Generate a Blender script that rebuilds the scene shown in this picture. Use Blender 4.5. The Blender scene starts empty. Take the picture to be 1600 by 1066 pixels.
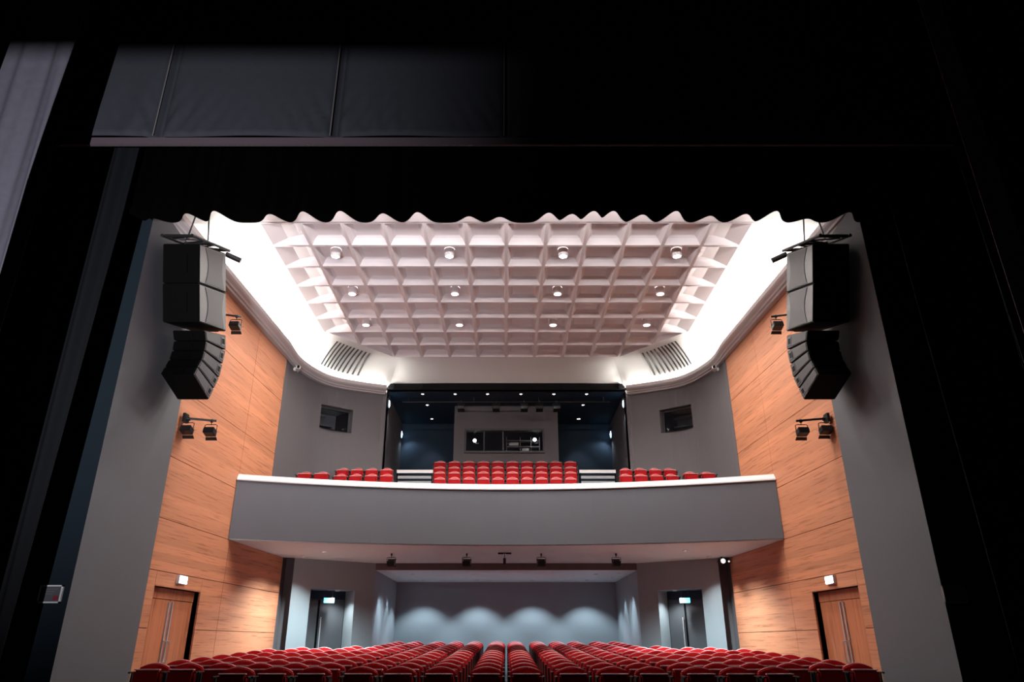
import bpy, bmesh, math, random
from mathutils import Vector, Matrix
random.seed(7)
C = bpy.context.scene.collection
S = bpy.context.scene

# ------------------------------------------------------------------ camera
CZ = 1.27
cam_d = bpy.data.cameras.new('camera'); cam = bpy.data.objects.new('camera', cam_d); C.objects.link(cam)
cam.location = (0, 0, CZ); cam.rotation_euler = (math.radians(90 + 22.852), 0, 0)
cam_d.sensor_width = 36; cam_d.lens = 1120 / 1600 * 36; cam_d.shift_x = 9 / 1600
cam_d.clip_end = 200
S.camera = cam
# ------------------------------------------------------------------ world, exposure
w = bpy.data.worlds.new('world'); S.world = w; w.use_nodes = True
w.node_tree.nodes['Background'].inputs[0].default_value = (0.55, 0.6, 0.8, 1)
w.node_tree.nodes['Background'].inputs[1].default_value = 0.004
S.view_settings.view_transform = 'Standard'; S.view_settings.look = 'None'
S.view_settings.gamma = 1; S.view_settings.use_curve_mapping = False
S.view_settings.exposure = 0.0
P_HALL = 300      # each hall ceiling spotlight
P_COVE = 420       # cove strip emission
P_FRONT_FILL = 44     # added fill strip in the front trough
P_SOFFIT = 850     # spots below the balcony
P_RECESS = 135
P_BOOTH = 38
P_FLOOD = 5900

# ------------------------------------------------------------------ materials
def mat(name, col, rough=0.7, metal=0.0, emit=None, estr=0.0, var=0.0, vscale=3.0, bump=0.0, sheen=0.0, spec=None):
    m = bpy.data.materials.new(name); m.use_nodes = True
    nt = m.node_tree; b = nt.nodes['Principled BSDF']
    b.inputs['Base Color'].default_value = (*col, 1)
    b.inputs['Roughness'].default_value = rough; b.inputs['Metallic'].default_value = metal
    if spec is not None: b.inputs['Specular IOR Level'].default_value = spec
    if sheen: b.inputs['Sheen Weight'].default_value = sheen; b.inputs['Sheen Roughness'].default_value = 0.4
    if emit: b.inputs['Emission Color'].default_value = (*emit, 1); b.inputs['Emission Strength'].default_value = estr
    if var or bump:
        tc = nt.nodes.new('ShaderNodeTexCoord'); n = nt.nodes.new('ShaderNodeTexNoise')
        n.inputs['Scale'].default_value = vscale; n.inputs['Detail'].default_value = 5
        nt.links.new(tc.outputs['Object'], n.inputs['Vector'])
        if var:
            mx = nt.nodes.new('ShaderNodeMix'); mx.data_type = 'RGBA'
            mx.inputs['A'].default_value = (*[c * (1 - var) for c in col], 1)
            mx.inputs['B'].default_value = (*[min(1, c * (1 + var)) for c in col], 1)
            nt.links.new(n.outputs['Fac'], mx.inputs['Factor']); nt.links.new(mx.outputs['Result'], b.inputs['Base Color'])
        if bump:
            bp = nt.nodes.new('ShaderNodeBump'); bp.inputs['Strength'].default_value = bump; bp.inputs['Distance'].default_value = 0.01
            nt.links.new(n.outputs['Fac'], bp.inputs['Height']); nt.links.new(bp.outputs['Normal'], b.inputs['Normal'])
    return m

def wood(name, col, dark, vertical=False, scale=1.0):
    m = bpy.data.materials.new(name); m.use_nodes = True
    nt = m.node_tree; N = nt.nodes; L = nt.links; b = N['Principled BSDF']
    b.inputs['Roughness'].default_value = 0.55
    tc = N.new('ShaderNodeTexCoord'); mp = N.new('ShaderNodeMapping')
    mp.inputs['Scale'].default_value = (6, 9 * scale, 0.5) if vertical else (1, 0.42, 13 * scale)
    L.new(tc.outputs['Object'], mp.inputs['Vector'])
    n = N.new('ShaderNodeTexNoise'); n.inputs['Scale'].default_value = 2.2; n.inputs['Detail'].default_value = 6; n.inputs['Roughness'].default_value = 0.65
    n.inputs['Distortion'].default_value = 0.35
    L.new(mp.outputs['Vector'], n.inputs['Vector'])
    cr = N.new('ShaderNodeValToRGB'); cr.color_ramp.elements[0].position = 0.32; cr.color_ramp.elements[1].position = 0.72
    cr.color_ramp.elements[0].color = (*dark, 1); cr.color_ramp.elements[1].color = (*[min(1, c * 1.08) for c in col], 1)
    e = cr.color_ramp.elements.new(0.47); e.color = (*col, 1)
    L.new(n.outputs['Fac'], cr.inputs['Fac'])
    # narrow veneer strips: a tone for each strip
    sx = N.new('ShaderNodeSeparateXYZ'); L.new(tc.outputs['Object'], sx.inputs[0])
    mu = N.new('ShaderNodeMath'); mu.operation = 'MULTIPLY'; mu.inputs[1].default_value = 7.0
    L.new(sx.outputs['Y' if vertical else 'Z'], mu.inputs[0])
    fl = N.new('ShaderNodeMath'); fl.operation = 'FLOOR'; L.new(mu.outputs[0], fl.inputs[0])
    wn = N.new('ShaderNodeTexWhiteNoise'); wn.noise_dimensions = '1D'; L.new(fl.outputs[0], wn.inputs['W'])
    mr = N.new('ShaderNodeMapRange'); mr.inputs['To Min'].default_value = 0.84; mr.inputs['To Max'].default_value = 1.08
    L.new(wn.outputs['Value'], mr.inputs['Value'])
    hs = N.new('ShaderNodeHueSaturation'); L.new(cr.outputs['Color'], hs.inputs['Color']); L.new(mr.outputs['Result'], hs.inputs['Value'])
    L.new(hs.outputs['Color'], b.inputs['Base Color'])
    return m

M = {}
M['wood'] = wood('wood_veneer', (0.61, 0.245, 0.125), (0.36, 0.115, 0.052))
M['wood_door'] = wood('wood_door_veneer', (0.58, 0.20, 0.09), (0.36, 0.10, 0.042), vertical=True)
M['backing'] = mat('dark_gap', (0.03, 0.015, 0.01), 0.9)
M['grey'] = mat('grey_paint', (0.125, 0.115, 0.122), 0.8, var=0.05, vscale=0.8)
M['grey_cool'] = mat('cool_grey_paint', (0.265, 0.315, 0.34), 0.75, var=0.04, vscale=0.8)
M['jamb'] = mat('jamb_paint', (0.105, 0.105, 0.115), 0.7, var=0.06, vscale=0.7)
M['navy'] = mat('stage_side_paint', (0.013, 0.021, 0.029), 0.9, spec=0.15)
M['parapet'] = mat('balcony_grey', (0.15, 0.16, 0.185), 0.7, var=0.05, vscale=1.2)
M['cap'] = mat('white_capping', (0.80, 0.78, 0.78), 0.5)
M['soffit'] = mat('soffit_bounce_tint', (0.73, 0.92, 0.95), 0.8)  # cyan put into the colour to cancel red light bounced off seats
M['ceil'] = mat('ceiling_plaster', (0.76, 0.70, 0.72), 0.85)
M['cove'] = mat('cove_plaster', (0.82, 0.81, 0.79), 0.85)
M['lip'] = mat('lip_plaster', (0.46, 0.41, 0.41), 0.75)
M['carpet'] = mat('dark_carpet', (0.04, 0.043, 0.046), 0.95, var=0.2, vscale=30, bump=0.3)
M['stage'] = mat('stage_floor', (0.012, 0.012, 0.013), 0.6)
M['booth'] = mat('booth_navy_paint', (0.011, 0.028, 0.050), 0.75)
M['black'] = mat('black_paint', (0.003, 0.003, 0.0035), 0.7, spec=0.1)
M['blackmetal'] = mat('black_metal', (0.016, 0.016, 0.018), 0.4, metal=0.3)
M['spk'] = mat('speaker_black_shaded', (0.0015, 0.0015, 0.0017), 0.7, spec=0.08)  # black cabinet, darkened further to hold the shade of its unlit rear
M['spkside'] = mat('speaker_grey', (0.05, 0.046, 0.048), 0.6, var=0.08, vscale=6)
M['spkgrille'] = mat('speaker_grille', (0.06, 0.055, 0.058), 0.7, var=0.3, vscale=90)
M['spktrim'] = mat('speaker_edge', (0.10, 0.095, 0.097), 0.5)
M['velvet'] = mat('black_velvet', (0.0008, 0.0008, 0.0009), 0.95, spec=0.02)
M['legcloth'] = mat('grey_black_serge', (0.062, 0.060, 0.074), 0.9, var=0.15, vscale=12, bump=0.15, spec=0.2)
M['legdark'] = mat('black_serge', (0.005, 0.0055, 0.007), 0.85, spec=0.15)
M['border'] = mat('border_serge', (0.024, 0.025, 0.032), 0.85, var=0.12, vscale=10, bump=0.12, spec=0.3)
M['hem'] = mat('brown_hem', (0.06, 0.042, 0.05), 0.8)
M['strap'] = mat('pale_tie', (0.12, 0.11, 0.11), 0.6)
M['red'] = mat('red_fabric', (0.47, 0.004, 0.008), 0.75, sheen=0.05, spec=0.25, var=0.12, vscale=14)
M['red_shaded'] = mat('red_fabric_shaded', (0.35, 0.002, 0.005), 0.75, sheen=0.03, spec=0.2, var=0.12, vscale=14)  # same red fabric, darkened for the shaded front of the pad
M['edge_highlight'] = mat('pale_edge_highlight', (0.72, 0.42, 0.42), 0.45)  # pale pink painting the light caught on top edges
M['plastic'] = mat('dark_plastic', (0.030, 0.032, 0.030), 0.45)
M['steel'] = mat('steel', (0.55, 0.54, 0.58), 0.4, metal=0.3)
M['whitep'] = mat('white_plastic', (0.72, 0.70, 0.70), 0.4)
M['door'] = mat('charcoal_door', (0.085, 0.095, 0.105), 0.5)
M['frame'] = mat('dark_frame', (0.05, 0.05, 0.055), 0.5)
M['light'] = mat('lamp_warm', (1, 1, 1), emit=(1.0, 0.95, 0.9), estr=14)
M['lightc'] = mat('lamp_cool', (1, 1, 1), emit=(0.86, 0.95, 1.0), estr=5)
M['lightb'] = mat('lamp_blue', (1, 1, 1), emit=(0.45, 0.72, 1.0), estr=7)
M['led'] = mat('cove_led', (1, 1, 1), emit=(1.0, 0.97, 0.90), estr=P_COVE)
M['led_fill'] = mat('front_fill_led', (1, 1, 1), emit=(1.0, 0.95, 0.93), estr=P_FRONT_FILL)
M['lens_dim'] = mat('lamp_face', (1, 1, 1), emit=(1.0, 0.95, 0.93), estr=1.0)
M['hem2'] = mat('brown_leg_hem', (0.30, 0.20, 0.235), 0.8)
M['exitw'] = mat('exit_sign_white', (1, 1, 1), emit=(0.80, 0.80, 1.0), estr=10)
M['exitc'] = mat('exit_sign_cyan', (0.3, 0.8, 1), emit=(0.10, 0.62, 0.95), estr=4)
M['red_lamp'] = mat('red_mark', (0.25, 0.02, 0.04), 0.6)
M['pale'] = mat('pale_frame', (0.8, 0.8, 0.82), 0.5)
M['board'] = mat('board_face', (0.10, 0.10, 0.115), 0.6)
M['boardline'] = mat('board_line', (0.2, 0.2, 0.22), 0.6)
M['browndark'] = mat('dull_frame', (0.20, 0.17, 0.17), 0.5)
M['equip'] = mat('equipment_grey', (0.35, 0.36, 0.38), 0.5)
g = mat('glass', (0.9, 0.95, 1), 0.03); gb = g.node_tree.nodes['Principled BSDF']
gb.inputs['Transmission Weight'].default_value = 1.0; gb.inputs['IOR'].default_value = 1.2; M['glass'] = g

# ------------------------------------------------------------------ mesh builder
class MB:
    def __init__(s): s.v = []; s.f = []; s.mi = []
    def add(s, vs, fs, mi=0):
        o = len(s.v); s.v += [tuple(p) for p in vs]
        s.f += [tuple(i + o for i in f) for f in fs]; s.mi += [mi] * len(fs)
    def quad(s, a, b, c, d, mi=0): s.add([a, b, c, d], [(0, 1, 2, 3)], mi)
    def box(s, x0, x1, y0, y1, z0, z1, mi=0, T=None):
        vs = [Vector(p) for p in ((x0, y0, z0), (x1, y0, z0), (x1, y1, z0), (x0, y1, z0), (x0, y0, z1), (x1, y0, z1), (x1, y1, z1), (x0, y1, z1))]
        if T is not None: vs = [T @ p for p in vs]
        s.add(vs, [(0, 3, 2, 1), (4, 5, 6, 7), (0, 1, 5, 4), (1, 2, 6, 5), (2, 3, 7, 6), (3, 0, 4, 7)], mi)
    def prism(s, poly, d0, d1, axis=0, mi=0):
        """polygon in the two other axes, extruded along axis from d0 to d1"""
        def P(d, q): r = list(q); r.insert(axis, d); return tuple(r)
        n = len(poly); vs = [P(d0, q) for q in poly] + [P(d1, q) for q in poly]
        fs = [tuple(range(n)), tuple(range(2 * n - 1, n - 1, -1))] + [(i, (i + 1) % n, n + (i + 1) % n, n + i) for i in range(n)]
        s.add(vs, fs, mi)
    def tube(s, pts, r, n=8, mi=0, caps=True, r2=None):
        pts = [Vector(p) for p in pts]; rings = []
        for i, p in enumerate(pts):
            t = (pts[min(i + 1, len(pts) - 1)] - pts[max(i - 1, 0)]).normalized()
            a = t.cross(Vector((0, 0, 1)));
            if a.length < 1e-3: a = Vector((1, 0, 0))
            a.normalize(); b = t.cross(a)
            rr = r if r2 is None else r + (r2 - r) * i / (len(pts) - 1)
            rings.append([p + (a * math.cos(2 * math.pi * k / n) + b * math.sin(2 * math.pi * k / n)) * rr for k in range(n)])
        vs = [q for rg in rings for q in rg]; fs = []
        for i in range(len(pts) - 1):
            for k in range(n): fs.append((i * n + k, i * n + (k + 1) % n, (i + 1) * n + (k + 1) % n, (i + 1) * n + k))
        if caps: fs += [tuple(range(n)), tuple(range(len(vs) - 1, len(vs) - n - 1, -1))]
        s.add(vs, fs, mi)
    def disc(s, c, r, n=20, mi=0, nz=-1):
        s.add([(c[0] + r * math.cos(2 * math.pi * k / n), c[1] + r * math.sin(2 * math.pi * k / n), c[2]) for k in range(n)], [tuple(range(n))[::-1] if nz < 0 else tuple(range(n))], mi)
    def grid(s, nu, nv, fn, mi=0, smooth=False):
        o = [fn(i / nu, j / nv) for j in range(nv + 1) for i in range(nu + 1)]
        s.add(o, [(j * (nu + 1) + i, j * (nu + 1) + i + 1, (j + 1) * (nu + 1) + i + 1, (j + 1) * (nu + 1) + i) for j in range(nv) for i in range(nu)], mi)
    def build(s, name, mats, parent=None, smooth=False, bevel=0, solid=0, fixn=True, loc=None):
        me = bpy.data.meshes.new(name); me.from_pydata(s.v, [], s.f)
        if not isinstance(mats, (list, tuple)): mats = [mats]
        for m in mats: me.materials.append(m)
        me.polygons.foreach_set('material_index', s.mi)
        if fixn:
            bm = bmesh.new(); bm.from_mesh(me); bmesh.ops.recalc_face_normals(bm, faces=bm.faces); 
            if bevel: bmesh.ops.bevel(bm, geom=list(bm.edges), offset=bevel, segments=2, affect='EDGES', clamp_overlap=True)
            bm.to_mesh(me); bm.free()
        if smooth:
            me.polygons.foreach_set('use_smooth', [True] * len(me.polygons))
        me.update()
        o = bpy.data.objects.new(name, me); C.objects.link(o)
        if parent: o.parent = parent
        if loc: o.location = loc
        if solid:
            md = o.modifiers.new('solid', 'SOLIDIFY'); md.thickness = abs(solid); md.offset = 1 if solid > 0 else -1
        return o

def tag(o, label=None, cat=None, group=None, kind=None):
    if label: o['label'] = label
    if cat: o['category'] = cat
    if group: o['group'] = group
    if kind: o['kind'] = kind
    return o
def struct(o): o['kind'] = 'structure'; return o
def thing(name, label, cat, loc=(0, 0, 0), rz=0, group=None):
    o = bpy.data.objects.new(name, None); C.objects.link(o); o.location = loc; o.rotation_euler = (0, 0, rz)
    o.empty_display_size = 0.1
    return tag(o, label, cat, group)
def spot(parent, loc, energy, angle=120, blend=0.8, col=(1, 0.95, 0.9), rot=(0, 0, 0), r=0.06):
    l = bpy.data.lights.new('lamp_light', 'SPOT'); l.energy = energy; l.spot_size = math.radians(angle); l.spot_blend = blend
    l.color = col; l.shadow_soft_size = r
    o = bpy.data.objects.new('lamp_light', l); C.objects.link(o); o.location = loc; o.rotation_euler = rot
    if parent: o.parent = parent
    return o
ORD = ['first', 'second', 'third', 'fourth', 'fifth', 'sixth', 'seventh', 'eighth', 'ninth', 'tenth', 'eleventh', 'twelfth', 'thirteenth', 'fourteenth']
SIDE = {-1: 'left', 1: 'right'}

def cr(p0, p1, p2, p3, t):
    return tuple(0.5 * ((2 * b) + (-a + c) * t + (2 * a - 5 * b + 4 * c - d) * t * t + (-a + 3 * b - 3 * c + d) * t ** 3) for a, b, c, d in zip(p0, p1, p2, p3))
def wallx(Y): return 6.0 - 0.05 * (Y - 12.5)      # distance of the wood wall from the centre line

# ================================================================== FLOORS
mb = MB(); mb.quad((-9, 10.3, 0), (9, 10.3, 0), (9, 11.2, 0), (-9, 11.2, 0)); mb.quad((-9, 11.2, 0), (9, 11.2, 0), (9, 25, 0.40), (-9, 25, 0.40))
def floor_z(y): return max(0, (y - 11.2) * 0.40 / 13.8)
struct(mb.build('floor', M['carpet'], fixn=False))
mb = MB(); mb.box(-14, 14, -4, 10.28, -0.2, 0.7); struct(mb.build('floor_stage', M['stage']))

# ================================================================== PROSCENIUM
mb = MB(); mb.box(-12, 12, 4, 10.3, 11.48, 11.6); struct(mb.build('ceiling_stage', M['stage']))
for s in (-1, 1):
    mb = MB(); a, b = sorted((s * 5.93, s * 12))
    mb.box(a, b, 10.3, 12.46, 0, 11.5)
    o = mb.build('wall_proscenium_' + SIDE[s], [M['jamb'], M['navy']])
    for p in o.data.polygons:
        p.material_index = 1 if p.normal.y < -0.5 else 0
    struct(o)
mb = MB(); mb.box(-5.93, 5.93, 10.3, 10.5, 8.19, 11.5); struct(mb.build('wall_proscenium_header', M['black']))

# ================================================================== WOOD SIDE WALLS
DY0, DY1, DZ = 12.86, 14.62, 2.17
ZG = [0, 1.5, 2.42, 3.28, 4.35, 5.6, 6.97, 8.22]
for s in (-1, 1):
    def X(y, d=0): return s * (wallx(y) + d)
    mb = MB()
    def slab(y0, y1, z0, z1, d0, d1, mi=0):
        mb.add([(X(y0, d0), y0, z0), (X(y1, d0), y1, z0), (X(y1, d0), y1, z1), (X(y0, d0), y0, z1),
                (X(y0, d1), y0, z0), (X(y1, d1), y1, z0), (X(y1, d1), y1, z1), (X(y0, d1), y0, z1)],
               [(0, 1, 2, 3), (4, 7, 6, 5), (0, 4, 5, 1), (1, 5, 6, 2), (2, 6, 7, 3), (3, 7, 4, 0)], mi)
    slab(12.5, DY0, 0, DZ, 0.03, 0.3); slab(DY1, 18.95, 0, DZ, 0.03, 0.3); slab(12.5, 18.95, DZ, 3.28, 0.03, 0.3); slab(12.5, 17.5, 3.28, 8.24, 0.03, 0.3)
    slab(DY0 - .02, DY1 + .02, 0, DZ + .02, 0.22, 0.3)
    wl = struct(mb.build('wall_' + SIDE[s], M['backing']))
    mb = MB(); gp = 0.006
    def panel(y0, y1, z0, z1): slab(y0 + gp, y1 - gp, z0 + gp, z1 - gp, 0, 0.03)
    for i in range(len(ZG) - 1):
        z0, z1 = ZG[i], ZG[i + 1]
        yend = 18.95 if z1 <= 3.3 else 17.5
        if i == 0:
            panel(12.5, DY0, z0, z1); panel(DY1, 15.6, z0, z1); panel(15.6, yend, z0, z1)
        elif i == 1:
            panel(12.5, DY0, z0, z1); panel(DY1, 15.6, z0, z1); panel(15.6, yend, z0, z1); slab(DY0, DY1, DZ, z1 - gp, 0, 0.03)
        else:
            panel(12.5, 15.6, z0, z1); panel(15.6, yend, z0, z1)
    # door reveal lining
    slab(DY1 - 0.0, DY1 + 0.012, 0, DZ, 0.0, 0.2); slab(DY0 - 0.012, DY0, 0, DZ, 0, 0.2); slab(DY0, DY1, DZ, DZ + .012, 0, 0.2)
    mb.build('wood_panelling', M['wood'], wl)
    # double door
    ym = (DY0 + DY1) / 2
    mb = MB(); slab(DY0 + .01, ym - .01, 0.02, DZ - .16, 0.12, 0.17); slab(ym + .01, DY1 - .01, 0.02, DZ - .16, 0.12, 0.17)
    dr = bpy.data.objects.new('door_%d' % (1 if s < 0 else 2), None); C.objects.link(dr); struct(dr)
    for (a, b) in ((DY0 + .01, ym - .008), (ym + .008, DY1 - .01)):
        mb = MB(); slab(a, b, 0.02, DZ - .19, 0.12, 0.17); mb.build('door_leaf', M['wood_door'], dr)
    mb = MB(); slab(DY0 + .01, DY1 - .01, DZ - .18, DZ - .005, 0.11, 0.17); mb.build('transom_panel', M['wood_door'], dr)
    for yy in (ym - .075, ym + .055):
        mb = MB(); slab(yy, yy + .03, 0.3, DZ - .22, 0.095, 0.12); mb.build('steel_edge_strip', M['steel'], dr)
        mb = MB(); mb.tube([(X(yy, .10), yy + .015, 0.95), (X(yy, .05), yy + .015, 0.95), (X(yy, .05), yy + .015, 1.3), (X(yy, .10), yy + .015, 1.3)], 0.012); mb.build('door_handle', M['steel'], dr)
    # exit sign above
    es = thing('exit_sign', 'glowing white exit sign over the wooden double door in the %s wall' % SIDE[s], 'sign', (X(13.7, -0.02), 13.74, 2.33))
    mb = MB(); mb.box(-.03, .03, -.17, .17, -.075, .075); mb.build('sign_housing', M['whitep'], es, bevel=.006)
    mb = MB(); mb.box(-s * .04, -s * .03, -.155, .155, -.06, .06); mb.build('sign_panel', M['exitw'], es)

# ================================================================== UPPER REAR WALLS, COVE, CEILING
ZC = 8.87
NOD = [((-6.1, 10.5), (-4.86, 10.5), 8.25), ((-6.0, 12.5), (-4.86, 12.3), 8.25), ((-5.79, 17.0), (-4.86, 16.6), 8.25), ((-5.66, 18.5), (-4.86, 17.3), 8.25),
       ((-5.12, 19.75), (-4.1, 18.23), 8.25), ((-3.72, 20.5), (-3.24, 19.24), 8.25), ((-3.50, 20.52), (-3.05, 19.24), 8.5), ((-1.8, 20.53), (-1.8, 19.24), 8.51)]
NOD = NOD + [((-a[0], a[1]), (-b[0], b[1]), z) for a, b, z in reversed(NOD)]
def node_at(t):
    """t runs 0..len-1 over the nodes; wall point smooth, ceiling point straight"""
    n = len(NOD) - 1; i = min(int(t), n - 1); f = t - i
    g = lambda k: NOD[max(0, min(n, k))]
    Wp = cr(g(i - 1)[0], g(i)[0], g(i + 1)[0], g(i + 2)[0], f) if (2 <= i <= 4 or n - 5 <= i <= n - 3) else tuple(a + (b - a) * f for a, b in zip(g(i)[0], g(i + 1)[0]))
    Cp = tuple(a + (b - a) * f for a, b in zip(g(i)[1], g(i + 1)[1]))
    return Wp, Cp, g(i)[2] + (g(i + 1)[2] - g(i)[2]) * f
NT = len(NOD) - 1
def cove_pt(t, q, dz=0):
    Wp, Cp, zw = node_at(t)
    x = Cp[0] + (Wp[0] - Cp[0]) * q; y = Cp[1] + (Wp[1] - Cp[1]) * q
    z = ZC - (ZC - zw) * (0.35 * q + 0.65 * q ** 2.4)
    return (x, y, z + dz)
mb = MB(); mb.grid(NT * 10, 10, lambda u, v: cove_pt(u * NT, v))
cv = struct(mb.build('ceiling_cove', M['cove'], smooth=True, fixn=False))
# lip with trough: swept profile (distance from wall, z)
PROF = [(-.06, 8.13), (.13, 8.13), (.15, 8.165), (.19, 8.175), (.21, 8.205), (.27, 8.24), (.30, 8.27), (.30, 8.37), (.27, 8.37), (.25, 8.28), (-.06, 8.28)]
def lip_pt(t, d, z):
    Wp, Cp, _ = node_at(t); v = Vector((Cp[0] - Wp[0], Cp[1] - Wp[1])).normalized()
    return (Wp[0] + v.x * d, Wp[1] + v.y * d, z)
for s in (-1, 1):
    mb = MB(); n = 60; t0, t1 = (0.0, 5.25) if s < 0 else (NT - 5.25, float(NT))
    k = len(PROF)
    vs = [lip_pt(t0 + (t1 - t0) * i / n, d, z) for i in range(n + 1) for d, z in PROF]
    fs = [(i * k + j, i * k + (j + 1) % k, (i + 1) * k + (j + 1) % k, (i + 1) * k + j) for i in range(n) for j in range(k)]
    fs += [tuple(range(k)), tuple(range(n * k + k - 1, n * k - 1, -1))]
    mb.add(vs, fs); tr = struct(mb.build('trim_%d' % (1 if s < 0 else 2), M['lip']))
    # light strip in the trough, facing up
    mb = MB()
    mb.grid(n, 1, lambda u, v: lip_pt(t0 + (t1 - t0 - .05) * u + .0, 0.07 + 0.05 * v, 8.30))
    st = mb.build('cove_light_strip', M['led'], fixn=False)
    tag(st, 'long white light strip hidden in the cove along the %s side' % SIDE[s], 'light strip')
# added trough and unseen fill strip behind the stage header, brightening the ceiling
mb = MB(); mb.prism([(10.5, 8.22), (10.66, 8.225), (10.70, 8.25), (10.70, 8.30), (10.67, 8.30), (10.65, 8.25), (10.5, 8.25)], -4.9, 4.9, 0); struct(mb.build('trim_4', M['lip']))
mb = MB(); mb.quad((-4.8, 10.54, 8.43), (4.8, 10.54, 8.43), (4.8, 10.56, 8.30), (-4.8, 10.56, 8.30))
tag(mb.build('cove_light_strip', M['led_fill'], fixn=False), 'long white fill strip added in a trough over the stage opening', 'light strip')
# coffered ceiling
PX, PY = 0.81, 0.899
mb = MB(); HC = 0.18
for i in range(-6, 6):
    for j in range(8):
        x0, x1 = i * PX, (i + 1) * PX; y0, y1 = 12.05 + j * PY, 12.05 + (j + 1) * PY; r = 0.034
        l = rr = 0.12
        f_, b_ = 0.05, 0.10
        h = HC
        if i == -6: l, rr = 0.56, 0.08
        if i == 5: l, rr = 0.08, 0.56
        o = [(x0, y0), (x1, y0), (x1, y1), (x0, y1)]
        a = [(x0 + r, y0 + r), (x1 - r, y0 + r), (x1 - r, y1 - r), (x0 + r, y1 - r)]
        c = [(x0 + r + l, y0 + r + f_), (x1 - r - rr, y0 + r + f_), (x1 - r - rr, y1 - r - b_), (x0 + r + l, y1 - r - b_)]
        m1 = [((p[0] * .45 + q[0] * .55), (p[1] * .45 + q[1] * .55)) for p, q in zip(a, c)]
        vs = [(*p, ZC) for p in o] + [(*p, ZC) for p in a] + [(*p, ZC + h * .75) for p in m1] + [(*p, ZC + h) for p in c]
        fs = []
        for L_ in range(3):
            for k in range(4): fs.append((L_ * 4 + k, L_ * 4 + (k + 1) % 4, L_ * 4 + 4 + (k + 1) % 4, L_ * 4 + 4 + k))
        fs.append((12, 13, 14, 15)); mb.add(vs, fs)
me = bpy.data.meshes.new('coffers'); me.from_pydata(mb.v, [], mb.f)
bm = bmesh.new(); bm.from_mesh(me)
bmesh.ops.remove_doubles(bm, verts=bm.verts, dist=0.0005)
for s in (-1, 1):
    p0 = Vector((s * 4.86, 17.3, 0)); p1 = Vector((s * 3.24, 19.24, 0)); d = p1 - p0
    nrm = Vector((d.y, -d.x, 0)); nrm = nrm if nrm.x * s > 0 else -nrm
    bmesh.ops.bisect_plane(bm, geom=list(bm.verts) + list(bm.edges) + list(bm.faces), plane_co=p0, plane_no=nrm, clear_outer=True)
bm.to_mesh(me); bm.free(); me.materials.append(M['ceil'])
ce = bpy.data.objects.new('ceiling', me); C.objects.link(ce); struct(ce)
mb = MB(); mb.quad((-4.86, 10.45, ZC), (4.86, 10.45, ZC), (4.86, 12.05, ZC), (-4.86, 12.05, ZC)); mb.box(-4.86, 4.86, 12.03, 12.05, ZC, ZC + .02)
for s in (-1, 1): mb.quad((s * 4.86, 17.3, ZC), (s * 3.24, 19.24, ZC), (s * 3.24, 19.24, ZC + .3), (s * 4.86, 17.3, ZC + .3)); 
mb.quad((-9, 10, 9.4), (9, 10, 9.4), (9, 26, 9.4), (-9, 26, 9.4))
mb.build('ceiling_border', M['ceil'], ce, fixn=False)

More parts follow.
